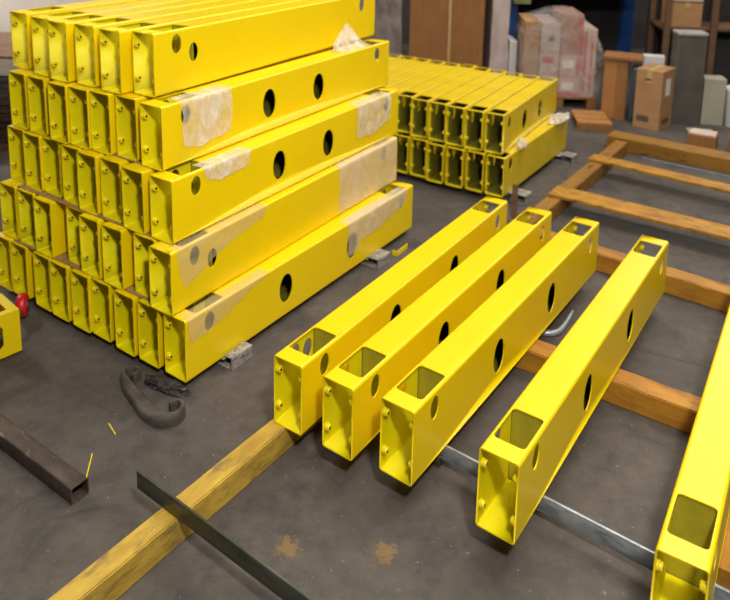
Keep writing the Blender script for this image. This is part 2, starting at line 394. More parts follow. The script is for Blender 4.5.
# thin wooden laths between the rows
def lath(row, al0, la0, la1, w, label):
    z = ZS + row * ZR + H
    m = MB(); m.box(0, w, 0, la1 - la0, .0002, ZR - H - .0002)
    x, y = fr(al0, la1)
    return tag(place(m.build('spacer_lath', LATH), x, y, z, 57.5), label, 'lath', 'thin laths between the rows of the tall stack')
for row, al0, l0, l1 in ((0, 1.741, -2.97, -1.95), (1, 1.764, -2.95, -1.99), (2, 1.815, -2.90, -2.07), (3, 1.88, -2.90, -2.17)):
    lath(row, al0, l0, l1, .085, f'thin brown lath near the open ends, on the {ROWN[row]} of the tall stack')
for row, l0, l1 in ((0, -2.97, -2.03), (1, -2.95, -2.03), (2, -2.90, -2.10), (3, -2.90, -2.21)):
    lath(row, 3.05, l0, l1, .06, f'thin brown lath near the far ends, on the {ROWN[row]} of the tall stack')

# girders laid out on the timbers
ZB = .0928
FRONT = [('frontpair', -.1945, 2.1202, 56.4, 'yellow box girder on timbers, next to the tall stack, front end on the yellow timber'),
         ('front', -.0279, 2.0151, 55.3, 'yellow box girder on timbers, second from the tall stack'),
         ('front', .1527, 1.9179, 54.6, 'yellow box girder on timbers, middle of the five laid out, bent rod beside it'),
         ('front', .4217, 1.7211, 55.3, 'yellow box girder on timbers set apart, with wide gaps on both sides'),
         ('front', .790, 1.412, 57.5, 'yellow box girder partly in view, resting on a grey bar beside an orange timber')]
for kind, x, y, yaw, lab in FRONT:
    girder(kind, x, y, ZB, yaw, lab, 'yellow box girders laid out on timbers', far=True)

# short girders in the low pile behind
ZP = .045
ula = [-1.604 - .1305 * (10 - i) for i in range(11)]
ual = [4.05] * 5 + [4.075, 4.045, 4.045, 4.03, 4.03, 4.04]
lla = [-1.57 - .134 * (10 - i) for i in range(11)]
lal = [4.0] * 5 + [4.01, 4.01, 3.985, 3.99, 4.0, 4.0]
for nm, las, als, z in (('lower row', lla, lal, ZP), ('upper row', ula, ual, ZP + ZR)):
    n = len(las)
    for i in range(n):
        k = n - 1 - i; x, y = fr(als[i], las[i]); yw = 56.3 if nm == 'lower row' else 59.8
        lab = f'short yellow girder showing its holed side, towards the timbers, {nm} of the low pile' if k == 0 else f'short yellow girder, {(ORD + ["eleventh"])[k]} from the side facing the timbers, {nm} of the low pile'
        girder('shortplain' if nm == 'lower row' else 'short', x, y, z, yw, lab, 'short yellow box girders in the low pile', far=True, dia=False)
for al0, lab in ((4.25, 'front'), (4.85, 'rear')):
    m = MB(); m.box(0, .06, 0, 1.3, 0, ZR - H - .0004)
    x, y = fr(al0, -1.64); tag(place(m.build('spacer_lath', LATH), x, y, ZP + H + .0002, 57.5), f'thin brown lath between the two rows of the low pile, {lab} of the two', 'lath', 'laths in the low pile')

# ------------------------------------------------------------------ timbers and boards
def bar_between(name, m, p0, p1, w, z0, z1, label, cat, group=None, bev=.004, warp=0):
    """straight piece whose right-hand edge (seen from p0 towards p1) runs from p0 to p1"""
    d = Vector(p1) - Vector(p0); L = d.length
    b = MB()
    if warp:
        bm = bmesh.new(); bmesh.ops.create_cube(bm, size=1)
        for v in bm.verts: v.co = Vector((L / 2 + v.co.x * L, w / 2 + v.co.y * w, (z1 - z0) / 2 + v.co.z * (z1 - z0)))
        es = [e for e in bm.edges if abs(e.verts[0].co.x - e.verts[1].co.x) > .1]
        bmesh.ops.bevel(bm, geom=es, offset=bev, segments=2, affect='EDGES')
        es = [e for e in bm.edges if abs(e.verts[0].co.x - e.verts[1].co.x) > .1]
        bmesh.ops.subdivide_edges(bm, edges=es, cuts=40, use_grid_fill=True)
        for v in bm.verts:
            k = noise.noise(Vector((v.co.x * 9, round(v.co.y, 2) * 40, round(v.co.z, 2) * 40 + p0[0] * 7)))
            if v.co.y > w * .5: v.co.y += k * warp
            else: v.co.y -= k * warp
            if v.co.z > (z1 - z0) / 2 + .002: v.co.z -= abs(k) * warp * .6
        b.bm(bm)
    else: b.box(0, L, 0, w, 0, z1 - z0, bev)
    o = b.build(name, m, smooth=35)
    place(o, p0[0], p0[1], z0, math.degrees(math.atan2(d.y, d.x)))
    return tag(o, label, cat, group)
TG = 'square timbers on the floor'
bar_between('timber', TIMY, (-1.03, 1.07), (.49, 3.197), .067, 0, ZB - .0003, 'worn yellow painted square timber crossing the floor under a dark flat bar', 'timber', TG, warp=.002)
bar_between('timber', TIMD, (.512, 3.202), (1.915, 5.186), .09, 0, ZB - .0003, 'brown square timber under two crossing boards, running back from the yellow girders', 'timber', TG, warp=.003)
bar_between('timber', TIMO, (.295, 2.844), (1.235, 2.222), .096, 0, ZB - .0003, 'orange brown timber crossing below the middle of the laid out girders', 'timber', TG, warp=.002)
bar_between('timber', TIMO, (.875, 3.650), (1.745, 2.983), .096, 0, ZB - .0003, 'orange brown timber crossing below the far ends of the laid out girders', 'timber', TG, warp=.002)
bar_between('timber', TIMO, (1.00, 1.64), (1.66, 2.676), .088, 0, ZB - .0003, 'orange timber lying alongside the partly visible girder on the grey bar', 'timber', TG, warp=.002)
bar_between('timber', TIMD, (1.80, 5.312), (3.2, 4.323), .17, 0, .10, 'thick dark brown timber lying across the far end of the brown timber', 'timber', TG, warp=.003)
bar_between('board', TIMB, (1.083, 4.150), (2.45, 3.222), .165, ZB, ZB + .018, 'amber wooden board lying across the brown timber, nearer of two', 'board', 'amber boards across the brown timber', bev=.002, warp=.0015)
bar_between('board', TIMB, (1.50, 4.775), (2.6, 3.94), .12, ZB, ZB + .018, 'narrow amber board lying across the brown timber, farther of two', 'board', 'amber boards across the brown timber', bev=.002, warp=.0015)
bar_between('steel_strip', GALV, (1.99, 5.10), (2.9, 4.42), .014, 0, .01, 'thin pale steel strip on the floor below the thick dark timber', 'strip', bev=0)

# grey bar on edge under the girders
d = Vector((.798 - .314, 1.712 - 2.066)).normalized()
p0 = Vector((.544, 1.89)) - d * .62; p1 = Vector((.544, 1.89)) + d * .62
bar_between('flat_bar', GALV, p0[:], p1[:], .009, .037, ZB - .0003, 'grey blue steel bar standing on edge under the front ends of the laid out girders', 'bar', bev=.002)
for q_, lab in ((-.43, 'small dark packer under the grey blue bar below the middle laid out girder'), (.37, 'small dark packer under the grey blue bar below the partly visible girder')):
    pp = Vector((.544, 1.89)) + d * q_
    bar_between('packer', DARKST, pp[:], (pp + d * .07)[:], .02, 0, .0368, lab, 'packer', bev=.001)
# dark flat bar on the yellow timber
d = Vector((-.128 + .658, 1.51 - 1.897)).normalized()
p0 = Vector((-.66, 1.896)); p1 = p0 + d * 1.0
bar_between('flat_bar', BARST, p0[:], p1[:], .007, ZB, ZB + .060, 'dark flat steel bar standing on edge across the worn yellow timber', 'bar', bev=.001)
# dark square tube, open end towards the camera
def square_tube():
    b = MB(); w = .060; t = .004; L = .6; h = .056
    for (o, i) in (((0, w), (0, h)),):
        pass
    out = rrect(0, w, 0, h, .006, 3); inn = [(t + (a) * (w - 2 * t) / w, t + c * (h - 2 * t) / h) for a, c in out]
    k = len(out); vs = [(x, a, c) for x in (0, L) for a, c in out] + [(x, a, c) for x in (0, L) for a, c in inn]; fs = []
    for i in range(k):
        j = (i + 1) % k
        fs += [(i, j, k + j, k + i), (2 * k + i, 3 * k + i, 3 * k + j, 2 * k + j), (i, 2 * k + i, 2 * k + j, j), (k + i, k + j, 3 * k + j, 3 * k + i)]
    b.add(vs, fs); return b
st = square_tube().build('square_tube', DARKST, smooth=40)
place(st, -.836, 1.975, 0, 145.6)
tag(st, 'rusty dark square steel tube with an open end, beside a thin yellow strip', 'tube')

# zinc channels carrying the stacks
def channel_open(label, al, la, L, w, h, out_, hend):
    # open side faces the front: a channel lying on its flange
    b = MB(); t = .005
    e = out_; hh = hend
    b.box(e + .002, L, 0, w, h - t, h, .0015); b.box(e + .002, L, 0, w, 0, t, .0015); b.box(e + .002, L, w - t, w, t, h - t)
    b.box(0, e, 0, w, hh - t, hh, .002); b.box(0, e + .01, 0, w, 0, t, .0015); b.box(0, .008, 0, w, t * .6, hh - t * .6, .002); b.box(.008, e, w - t, w, t, hh - t, .0015); b.box(e - .006, e, w * .35, w, t, hh - t)
    x, y = fr(al, la)
    o = b.build('zinc_channel', BLOCK)
    # local x runs inwards (to the left), local y runs back along the girders
    place(o, x, y, 0, 0)
    o.matrix_world = Matrix(((-N0.x, D0.x, 0, x), (-N0.y, D0.y, 0, y), (0, 0, 1, 0), (0, 0, 0, 1)))
    return tag(o, label, 'channel', 'zinc channels under the stacks')
channel_open('mottled zinc channel poking out below the tall stack near its front corner', 1.905, -1.815, 1.2, .115, ZS - .0004, .042, .052)
channel_open('mottled zinc channel poking out below the tall stack towards its far end', 2.905, -1.770, 1.2, .110, ZS - .0004, .068, .050)
channel_open('mottled zinc channel poking out below the front of the low pile', 4.08, -1.45, 1.45, .10, ZP - .0004, .115, .058)
channel_open('mottled zinc channel poking out below the far end of the low pile', 4.94, -1.435, 1.45, .10, ZP - .0004, .085, .056)

# ------------------------------------------------------------------ plastic film draped over girder edges
def film(label, row, prof, inner, m=FILM, amp=.003, seed=0, crumple=0.0, origin=None):
    """prof: list of (s, z_top, z_low) along the girder's right face; inner: how far it reaches in over the top"""
    x, y, z, yaw = origin or rowright[row]
    ns, nv = 46, 22; vs = []; fs = []
    s0, s1 = prof[0][0], prof[-1][0]
    for i in range(ns + 1):
        s = s0 + (s1 - s0) * i / ns
        for a, b in zip(prof, prof[1:]):
            if a[0] <= s <= b[0] + 1e-9:
                k = (s - a[0]) / (b[0] - a[0]); zt = a[1] + (b[1] - a[1]) * k; zl = a[2] + (b[2] - a[2]) * k; break
        zl += .006 * noise.noise(Vector((s * 30, seed, 3)))
        for j in range(nv + 1):
            q = j / nv
            if zt == 0 and q < .3 and inner > 0:
                k = q / .3
                yy = inner * (1 - k); zz = H + .0008 + (.0022 if ZR - H > .003 else 0) * 0
                off = abs(noise.noise(Vector((s * 40, yy * 60, seed)))) * .0016
                vs.append((s, yy, zz + off))
            else:
                k = (q - .3) / .7 if zt == 0 and inner > 0 else q
                zz = H + zt + (zl - zt) * k
                nn = noise.noise(Vector((s * 22 + seed, zz * 16, seed * 3.1))) + .5 * noise.noise(Vector((s * 60, zz * 30 + seed, 5)))
                out = .0018 + amp * (.6 + nn) * min(1, k * 4 + .1)
                if crumple: out += crumple * abs(noise.noise(Vector((s * 70 + seed, zz * 14, 1.7)))) * min(1, k * 3)
                vs.append((s + crumple * .4 * noise.noise(Vector((s * 30, zz * 40, seed + 9))), -max(.0012, out), zz))
    for i in range(ns):
        for j in range(nv):
            a = i * (nv + 1) + j; fs.append((a, a + 1, a + nv + 2, a + nv + 1))
    me = bpy.data.meshes.new('plastic_film'); me.from_pydata(vs, [], fs); me.materials.append(m)
    for p in me.polygons: p.use_smooth = True
    o = link('plastic_film', me); place(o, x, y, z, yaw)
    return tag(o, label, 'plastic film', 'plastic film on the girders')
#FILMS#
film('clear tan film over the front edge of the lowest girder in the tall stack', 0, [(.012, 0, -.075), (.03, 0, -.098), (.16, 0, -.085), (.27, 0, -.05), (.36, 0, -.025), (.45, 0, -.006)], .05, FILM, .004, 1)
film('clear tan film stretched over two small holes, second row of the tall stack', 1, [(.03, 0, -.06), (.055, 0, -.155), (.075, 0, -.16), (.16, 0, -.125), (.27, 0, -.085), (.40, 0, -.06), (.50, 0, -.045), (.525, 0, -.02)], .05, FILM, .004, 2)
film('broad clear film wrapped over the far end, second row of the tall stack', 1, [(1.07, 0, -.235), (1.2, 0, -.238), (1.40, 0, -.242), (1.622, 0, -.236)], .05, FILMT, .0035, 3)
film('clear film hanging over a large hole, far part of the lowest girder', 0, [(1.02, 0, -.17), (1.07, 0, -.165), (1.13, 0, -.125), (1.28, 0, -.115), (1.45, 0, -.09), (1.52, 0, -.075), (1.56, 0, -.03)], .05, FILMT, .004, 4)
film('crinkled clear film flap at the far end, middle row of the tall stack', 2, [(1.22, 0, -.165), (1.32, 0, -.175), (1.34, 0, -.185), (1.45, 0, -.16), (1.54, 0, -.135)], .06, FILMC, .005, 5, .010)
film('crinkled clear film square near the front, fourth row of the tall stack', 3, [(.095, 0, -.17), (.115, 0, -.185), (.20, 0, -.20), (.26, 0, -.185), (.315, 0, -.19), (.355, 0, -.18), (.368, 0, -.14)], .07, FILMC, .005, 6, .012)
film('torn clear film scrap on the edge, middle row of the tall stack', 2, [(.16, 0, -.03), (.19, 0, -.055), (.25, 0, -.070), (.34, 0, -.064), (.40, 0, -.058), (.425, 0, -.012)], .06, FILMC, .004, 7, .008)

def crumple_ball(label, loc, rx, ry, rz, seed, m=FILMC, yaw=57):
    bm = bmesh.new(); bmesh.ops.create_icosphere(bm, subdivisions=4, radius=1)
    for v in bm.verts:
        p = v.co.copy(); k = 1 + .45 * noise.noise(p * 1.7 + Vector((seed, 0, 0))) + .22 * noise.noise(p * 5 + Vector((0, seed, 0)))
        v.co = Vector((p.x * rx * k, p.y * ry * k, max(0, (p.z + .55)) * rz * k))
    b = MB(); b.bm(bm); o = b.build('plastic_film', m, smooth=50)
    place(o, *loc, yaw); return tag(o, label, 'plastic film', 'plastic film on the girders')
x, y, z, yaw = rowright[3]
c, s_ = math.cos(R(yaw)), math.sin(R(yaw))
q = lambda a, b: (x + c * a - s_ * b, y + s_ * a + c * b)
vs = []; fs = []; nu, nv = 40, 16
for i in range(nu + 1):
    u = i / nu; hh = .135 * (1 - abs(u - .45) / .55) ** .8 if 0 < u < 1 else 0
    hh = max(.004, hh)
    for j in range(nv + 1):
        v = j / nv; sx = 1.19 + .27 * u; nz = noise.noise(Vector((sx * 45, v * 3, 4))) + .5 * noise.noise(Vector((sx * 110, v * 7, 8)))
        vs.append((sx + .012 * noise.noise(Vector((sx * 60, v * 4, 1))), .006 + .062 * v ** .8 + .010 * nz * math.sin(math.pi * min(1, v * 1.3 + .1)), H + .001 + hh * v + abs(nz) * .004))
for i in range(nu):
    for j in range(nv):
        a = i * (nv + 1) + j; fs.append((a, a + 1, a + nv + 2, a + nv + 1))
o = MB().add(vs, fs).build('plastic_film', FILMC, smooth=180)
tag(place(o, x, y, z, yaw), 'crumpled clear film fan standing on the fourth row, leaning on the top row', 'plastic film', 'plastic film on the girders')
xx, yy = fr(4.26, -1.566)
crumple_ball('crumpled tan film tuft squeezed between the two rows of the low pile', (xx, yy, ZP + H + .0), .05, .026, .035, 5)
xx, yy = fr(4.98, -1.565)
crumple_ball('crumpled pale film on the far end of the low pile', (xx, yy, ZP + H + .001), .14, .05, .022, 8)

# ------------------------------------------------------------------ small things on the floor
def strap():
    ctl = [(-.868, 2.492, .016, .042), (-.850, 2.520, .016, .044), (-.878, 2.540, .016, .046), (-.905, 2.512, .020, .046), (-.872, 2.455, .040, .040), (-.81, 2.385, .052, .034), (-.755, 2.322, .056, .034),
           (-.705, 2.282, .044, .040), (-.650, 2.285, .026, .046), (-.634, 2.325, .018, .048), (-.658, 2.352, .016, .046), (-.684, 2.335, .015, .044)]
    path = []; n = len(ctl)
    for i in range(n - 1):
        a, b_, c_, d_ = [Vector(ctl[k]) if 0 else ctl[k] for k in (max(i - 1, 0), i, i + 1, min(i + 2, n - 1))]
        for k in range(6):
            t = k / 6
            path.append([.5 * (2 * b_[e] + (-a[e] + c_[e]) * t + (2 * a[e] - 5 * b_[e] + 4 * c_[e] - d_[e]) * t * t + (-a[e] + 3 * b_[e] - 3 * c_[e] + d_[e]) * t ** 3) for e in range(4)])
    path.append(list(ctl[-1])); vs = []; fs = []; L = len(path)
    for i, p in enumerate(path):
        a, b_ = path[max(i - 1, 0)], path[min(i + 1, L - 1)]
        t = Vector((b_[0] - a[0], b_[1] - a[1], 0)).normalized(); nn = Vector((-t.y, t.x, 0))
        th, h = p[2], p[3]
        for a_, zz in ((-.5, 0), (-.5, h * .55), (-.42, h * .85), (-.25, h), (.0, h * (1 if th < .03 else .9)), (.25, h), (.42, h * .85), (.5, h * .55), (.5, 0)):
            vs.append((p[0] + nn.x * th * a_, p[1] + nn.y * th * a_, zz))
    m_ = 9
    for i in range(L - 1):
        for k in range(m_): fs.append((i * m_ + k, i * m_ + (k + 1) % m_, i * m_ + m_ + (k + 1) % m_, i * m_ + m_ + k))
    fs += [tuple(range(m_)), tuple(reversed(range((L - 1) * m_, L * m_)))]
    b = MB(); b.add(vs, fs); return tag(b.build('rubber_strap', RUBBER, smooth=50), 'thick worn rubber strap curled at both ends, on the floor below the tall stack', 'strap')
strap()
bm = bmesh.new(); bmesh.ops.create_icosphere(bm, subdivisions=4, radius=1)
for v in bm.verts:
    p = v.co.copy(); k = 1 + .5 * noise.noise(p * 1.9 + Vector((4, 0, 0))) + .25 * noise.noise(p * 5)
    v.co = Vector((p.x * .085 * k, p.y * .030 * k, min(.03, max(0, p.z + .4) * .02 * k)))
b = MB(); b.bm(bm); o = b.build('rubber_sheet', BLACKR, smooth=50)
tag(place(o, -.735, 2.475, 0, -25), 'crumpled black rubber piece just under the corner of the tall stack', 'rubber')
for (a, b_, lab) in (((-.884, 2.278), (-.842, 2.225), 'short yellow plastic strip on the floor nearer the rubber strap'), ((-.888, 2.136), (-.868, 2.03), 'thin yellow plastic strip on the floor beside the end of the rusty square tube')):
    bar_between('plastic_strip', YEL, a, b_, .0032, 0, .003, lab, 'strip', 'yellow plastic strips on the floor', bev=0)
b = MB()
hp = [(.752, 2.872), (.775, 2.862), (.805, 2.858), (.835, 2.872), (.862, 2.905), (.888, 2.945), (.912, 2.985), (.932, 3.02)]
b.tube([(px, py, .010 + .012 * i / 7) for i, (px, py) in enumerate(hp)], [.013, .014, .014, .012, .010, .009, .008, .005], 10)
tag(b.build('bent_rod', CHROME, smooth=60), 'bright bent metal rod on the floor between two laid out girders', 'rod')
# upright rusty flat behind the far end of the first girder
b = MB(); b.box(-.017, .017, -.003, .003, 0, .215, .001); b.box(-.017, .017, -.045, .003, 0, .006, .001)
tag(place(b.build('flat_stake', RUST), .858, 4.02, 0, -20), 'rusty flat stake standing upright between the low pile and the laid out girders', 'stake')
# small yellow bracket by the far end of the tall stack
b = MB(); b.box(0, .11, 0, .004, 0, .028, .001); b.box(0, .004, 0, .03, 0, .028, .001)
tag(place(b.build('angle_bracket', YEL), .165, 3.54, 0, 58), 'small yellow bracket on the floor past the far end of the tall stack', 'bracket')

# yellow frame with a red wheel at the left edge
fy = thing('wheeled_frame', 'partly visible yellow box frame with a red wheel, on the floor beside the tall stack', 'frame', -1.367, 2.672, 0, 48)
b = MB(); Lf, hf, wf = .62, .192, .17
b.plate([(-Lf, .012), (0, .012), (0, hf), (-Lf, hf)], [rrect(-.165, -.066, .050, .150, .02), rrect(-.50, -.33, .050, .150, .02)], 0, .006, lambda a, c_, d_: (a, d_, c_))
b.plate([(-Lf, .012), (0, .012), (0, hf), (-Lf, hf)], [], wf - .006, wf, lambda a, c_, d_: (a, d_, c_))
b.plate([(-Lf, .006), (0, .006), (0, wf - .006), (-Lf, wf - .006)], [rrect(-.16, -.035, .03, wf - .03, .01), rrect(-.5, -.25, .03, wf - .03, .01)], hf - .006, hf, lambda a, c_, d_: (a, c_, d_))
b.box(-.006, 0, .006, wf - .006, .012, hf - .006)
b.build('frame_shell', YEL, fy)
w = MB(); prof = [(.012, -.02), (.040, -.022), (.050, -.014), (.052, 0), (.050, .014), (.040, .022), (.012, .02)]; n = 24
w.add([(xx_, r_ * math.cos(2 * math.pi * k / n), r_ * math.sin(2 * math.pi * k / n)) for r_, xx_ in prof for k in range(n)],
      [(i * n + k, i * n + (k + 1) % n, (i + 1) * n + (k + 1) % n, (i + 1) * n + k) for i in range(len(prof) - 1) for k in range(n)] + [tuple(range(n)), tuple(range((len(prof) - 1) * n, len(prof) * n))])
wo = w.build('wheel', RED, fy, smooth=50); wo.location = (.112, .253, .056); wo.rotation_euler = (0, 0, R(-32)); wo['label'] = 'red wheel'
hb = MB().tube([(-.026, 0, 0), (.026, 0, 0)], .016, 12).build('hub', BARST, wo, smooth=50)
a = MB(); a.tube([(-.02, .12, .056), (.06, .165, .056), (.118, .253, .056)], .008, 10)
a.build('axle', BARST, fy, smooth=50)

# ------------------------------------------------------------------ goods at the back of the hall
def solid(name, m, x0, x1, y0, y1, z0, z1, parent=None, bev=.006): return MB().box(x0, x1, y0, y1, z0, z1, bev).build(name, m, parent)
def carton(label, x, y, yaw, w, d, h, m, z=0, group=None, tape=True, marks=()):
    """origin = front left bottom corner; x along the front, y going back"""
    t = thing('carton', label, 'box', x, y, z, yaw, group)
    solid('carton_body', m, 0, w, 0, d, 0, h, t, .004)
    if tape:
        b = MB(); b.box(w / 2 - .022, w / 2 + .022, -.0015, d + .0015, h - .001, h + .0015); b.box(w / 2 - .022, w / 2 + .022, -.0015, 0, h * .78, h)
        b.build('packing_tape', TAPE, t)
    for nm, mm, face, a0, a1, z0, z1 in marks:
        b = MB()
        if face == 'front': b.box(a0, a1, -.002, .001, z0, z1)
        else: b.box(w - .001, w + .002, a0, a1, z0, z1)
        b.build(nm, mm, t)
    return t
# box with the paper label
t = carton('upright brown cardboard box with a white label, standing alone near the grey ribbed unit', 2.193, 5.887, -43.5, .217, .255, .495, CARD, marks=[
    ('paper_label', PAPER, 'side', .08, .17, .28, .42), ('handle_hole', INK, 'front', .075, .125, .405, .425), ('print_mark', INK, 'front', .03, .13, .06, .11), ('print_mark', INK, 'side', .06, .19, .05, .09)])
t = carton('orange brown box with a darker half, between the wrapped pallet and the labelled box', 1.995, 6.10, -20, .19, .22, .52, CARD3, tape=False, marks=[('darker_panel', CARD2, 'front', .10, .188, .003, .517)])  # one half of the front carries a darker brown panel
solid('box_flap', CARD2, -.01, .30, -.02, .22, .52, .55, t, .004)
solid('teal_bag', TEAL, 0, .10, 0, .12, 0, .47, None, .02)
tag(place(bpy.data.objects['teal_bag'], 2.20, 6.02, 0, -20), 'dark teal wrapped bundle squeezed between the two brown boxes', 'bundle')
tag(place(solid('foam_block', WHITE, 0, .17, 0, .09, 0, .535, None, .006), 2.36, 6.20, 0, -15), 'off white foam block standing behind the labelled box', 'block')
# wrapped pallet load
p = thing('low_pallet', 'orange wooden pallet end on the floor in front of the wrapped cartons', 'pallet', 1.70, 5.74, 0, -6)
for k in range(3): solid('deck_board', CARD3, 0, .27, k * .13, k * .13 + .11, .05, .07, p, .003)
for k in range(2): solid('bearer', CARD2, .0, .27, k * .3, k * .3 + .06, 0, .05, p, .003)
p = thing('wooden_pallet', 'brown pallet carrying the film wrapped cartons', 'pallet', 1.38, 6.42, 0, -3)
for k in range(4): solid('deck_board', CARD2, 0, .66, k * .15, k * .15 + .12, .08, .10, p, .003)
for k in range(3): solid('bearer', CARD2, k * .29, k * .29 + .08, 0, .57, 0, .08, p, .003)
WG = 'film wrapped cartons'
def pc(x0, w, z0, h, m, label, marks=(), yo=0, d=.5):
    return carton(label, 1.385 + x0, 6.425 - x0 * .052 + yo, -3, w, d, h, m, .1005 + z0, WG, tape=False, marks=marks)
pc(0, .13, 0, .67, CARD, 'tall plain brown carton at the end of the wrapped pallet by the white sheet', [], .02)
pc(.135, .17, 0, .20, CARDP, 'pale red printed carton below two others beside the plain one', [('print_mark', REDP, 'front', .01, .16, .02, .06)])
pc(.135, .17, .202, .20, CARDP, 'pale red printed carton under the cream carton on the wrapped pallet', [('print_mark', REDP, 'front', .02, .12, .11, .16)])
pc(.135, .17, .404, .26, PALEW, 'cream carton with a dark mark, on top of the wrapped pallet', [('print_mark', INK, 'front', .07, .12, .10, .15)])
pc(.31, .19, 0, .18, CARDP, 'red and white carton with a white label, bottom one on the wrapped pallet', [('paper_label', PAPER, 'front', .03, .13, .06, .13), ('print_mark', REDP, 'front', .0, .18, .005, .04)])
pc(.31, .19, .182, .20, CARDP, 'red and white carton with a white label, under the tall reddish brown carton', [('paper_label', PAPER, 'front', .03, .13, .08, .15), ('print_mark', REDP, 'front', .145, .18, .02, .18)])
pc(.31, .19, .384, .36, CARDR, 'tall reddish brown carton on top of the wrapped pallet', [('print_mark', REDP, 'front', .15, .185, .05, .33)])
pc(.505, .12, 0, .62, CARDP, 'pale carton with red stripes at the end of the wrapped pallet by the orange box', [('print_mark', REDP, 'front', .01, .035, .05, .6), ('print_mark', REDP, 'front', .07, .09, .05, .5)])
# the clear hood over the load
vs = []; prof = [(-.012, .10), (-.015, .66), (.10, .80), (.30, .86), (.45, .86), (.56, .76), (.66, .58), (.72, .40)]
for (px, pz) in prof:
    for yy_ in (-.018, .20, .45): vs.append((px + .01 * noise.noise(Vector((px * 9, yy_ * 9, 1))), yy_ - px * .052, pz + .02 * noise.noise(Vector((px * 8, yy_ * 8, 3)))))
fs = [(i * 3 + k, i * 3 + k + 1, i * 3 + k + 4, i * 3 + k + 3) for i in range(len(prof) - 1) for k in range(2)]
base = len(vs)
fr_pts = [(px, -.02 - px * .052, pz) for px, pz in prof] + [(.66, -.055, .10)]
vs += fr_pts; fs.append(tuple(range(base, base + len(fr_pts))))
o = MB().add(vs, fs).build('stretch_film', WRAP)
tag(place(o, 1.385, 6.425, 0, 0), 'clear film hood covering the pallet of printed cartons', 'plastic film')

# tall cartons and wrapped loads behind the low pile
t = carton('tall brown carton behind the low pile, beside the grey wrapped load', .375, 6.75, -4, .36, .5, 1.5, CARD2, tape=False)
t = carton('tall brown carton behind the low pile, beside the pale wrapped load', .745, 6.72, -4, .31, .5, 1.5, CARD2, tape=False)
b = MB(); b.box(-.012, .012, -.004, .0, .02, 1.48); o = b.build('packing_tape', TAPE, t); o.location = (-.005, -.003, 0)
def lumpy(name, m, label, cat, x, y, w, d, h, seed, yaw=0, amp=.03):
    bm = bmesh.new(); bmesh.ops.create_cube(bm, size=1)
    bmesh.ops.subdivide_edges(bm, edges=list(bm.edges), cuts=10, use_grid_fill=True)
    for v in bm.verts:
        p = Vector(((v.co.x + .5) * w, (v.co.y + .5) * d, (v.co.z + .5) * h))
        n_ = noise.noise_vector(p * 5 + Vector((seed, seed, 0))) * amp
        if p.z < .01: n_.z = 0
        if p.z < .01: p.z = 0
        v.co = p + n_
        v.co.z = max(0, v.co.z)
    b = MB(); b.bm(bm); return tag(place(b.build(name, m, smooth=60), x, y, 0, yaw), label, cat)
lumpy('wrapped_load', GREYW, 'grey film wrapped load standing beside the tall brown cartons, nearer the tall stack', 'load', -.33, 6.80, .63, .6, 1.5, 1)
lumpy('wrapped_load', PALEW, 'pale pinkish wrapped load standing between the tall brown cartons and white sheet', 'load', 1.125, 6.70, .16, .5, 1.5, 4, amp=.02)
tag(place(solid('plastic_sheet', WHITE, 0, .065, 0, .30, 0, .55, None, .005), 1.298, 6.66, 0, 0), 'narrow white sheet standing beside the pale wrapped load', 'sheet')

# blue pallet rack with its shelf
rk = thing('pallet_rack', 'blue pallet rack with dark shelves at the back', 'rack', 1.30, 7.05, 0)
for px in (.0, 1.41):
    for py in (0, .8): solid('rack_post', BLUE, px, px + .13, py, py + .07, 0, 2.2, rk, .003)
for z_ in (.93,):
    solid('rack_rail', BLUE, .13, 1.41, .0, .05, z_, z_ + .11, rk, .003); solid('rack_rail', BLUE, .13, 1.41, .82, .87, z_, z_ + .11, rk, .003)
    solid('rack_shelf', DARKB, .13, 1.41, .05, .82, z_ + .03, z_ + .05, rk, .002)
solid('rack_back', DARKB, .13, 1.41, .875, .885, 0, 2.1, rk, 0)
tag(place(lumpy('hanging_bag', GREEN, 'olive green cloth bag hanging from the blue rack', 'bag', 0, 0, .17, .10, .55, 7, amp=.015), 1.355, 6.92, .86, 0), 'olive green cloth bag hanging from the blue rack', 'bag')
for (xx_, w_, h_) in ((1.75, .25, .22), (2.08, .30, .18), (2.42, .28, .25)):
    pass

# right hand goods
gp = thing('panel_heater', 'dark grey ribbed panel unit with a pale top edge, behind the labelled box', 'panel', 2.545, 5.98, 0, -6)
solid('panel_body', GREYP, 0, .235, 0, .16, .0, .755, gp, .006)
for k in range(9): solid('rib', GREYP, .012 + k * .0245, .024 + k * .0245, -.008, .0, .05, .72, gp, .002)
solid('top_edge', GREYE, -.004, .239, -.01, .165, .755, .778, gp, .004)
tag(place(solid('metal_cabinet', BEIGE, 0, .175, 0, .15, 0, .40, None, .006), 2.79, 5.96, 0, -10), 'greenish beige metal cabinet on the floor beside the grey ribbed unit', 'cabinet')
b = MB(); b.tube([(0, 0, 0), (0, 0, .30)], [.085, .10], 24); b.tube([(0, 0, .30), (0, 0, .325)], [.106, .106], 24)
tag(place(b.build('white_bucket', WHITE, smooth=40), 3.075, 5.95, 0, 0), 'white bucket on the floor beside the beige cabinet', 'bucket')
t = thing('low_box', 'low brown box with a pale pink top behind the thick dark timber', 'box', 2.44, 5.40, 0, -32)
solid('box_body', CARD2, 0, .20, 0, .15, 0, .10, t, .003); solid('box_lid', PINK, .008, .192, .008, .142, .10, .112, t, .002)
t = thing('low_box', 'plain low dark brown box behind the thick dark timber, beside the pink topped one', 'box', 2.70, 5.28, 0, -32)
solid('box_body', CARD2, 0, .25, 0, .2, 0, .11, t, .003); solid('box_lid', CARD2, -.003, .253, -.003, .203, .11, .12, t, .002)
tag(place(solid('sheet', PALEG, 0, .2, 0, .14, 0, .004, None, 0), 2.60, 5.72, 0, -10), 'pale green sheet lying on the floor near the beige cabinet', 'sheet')
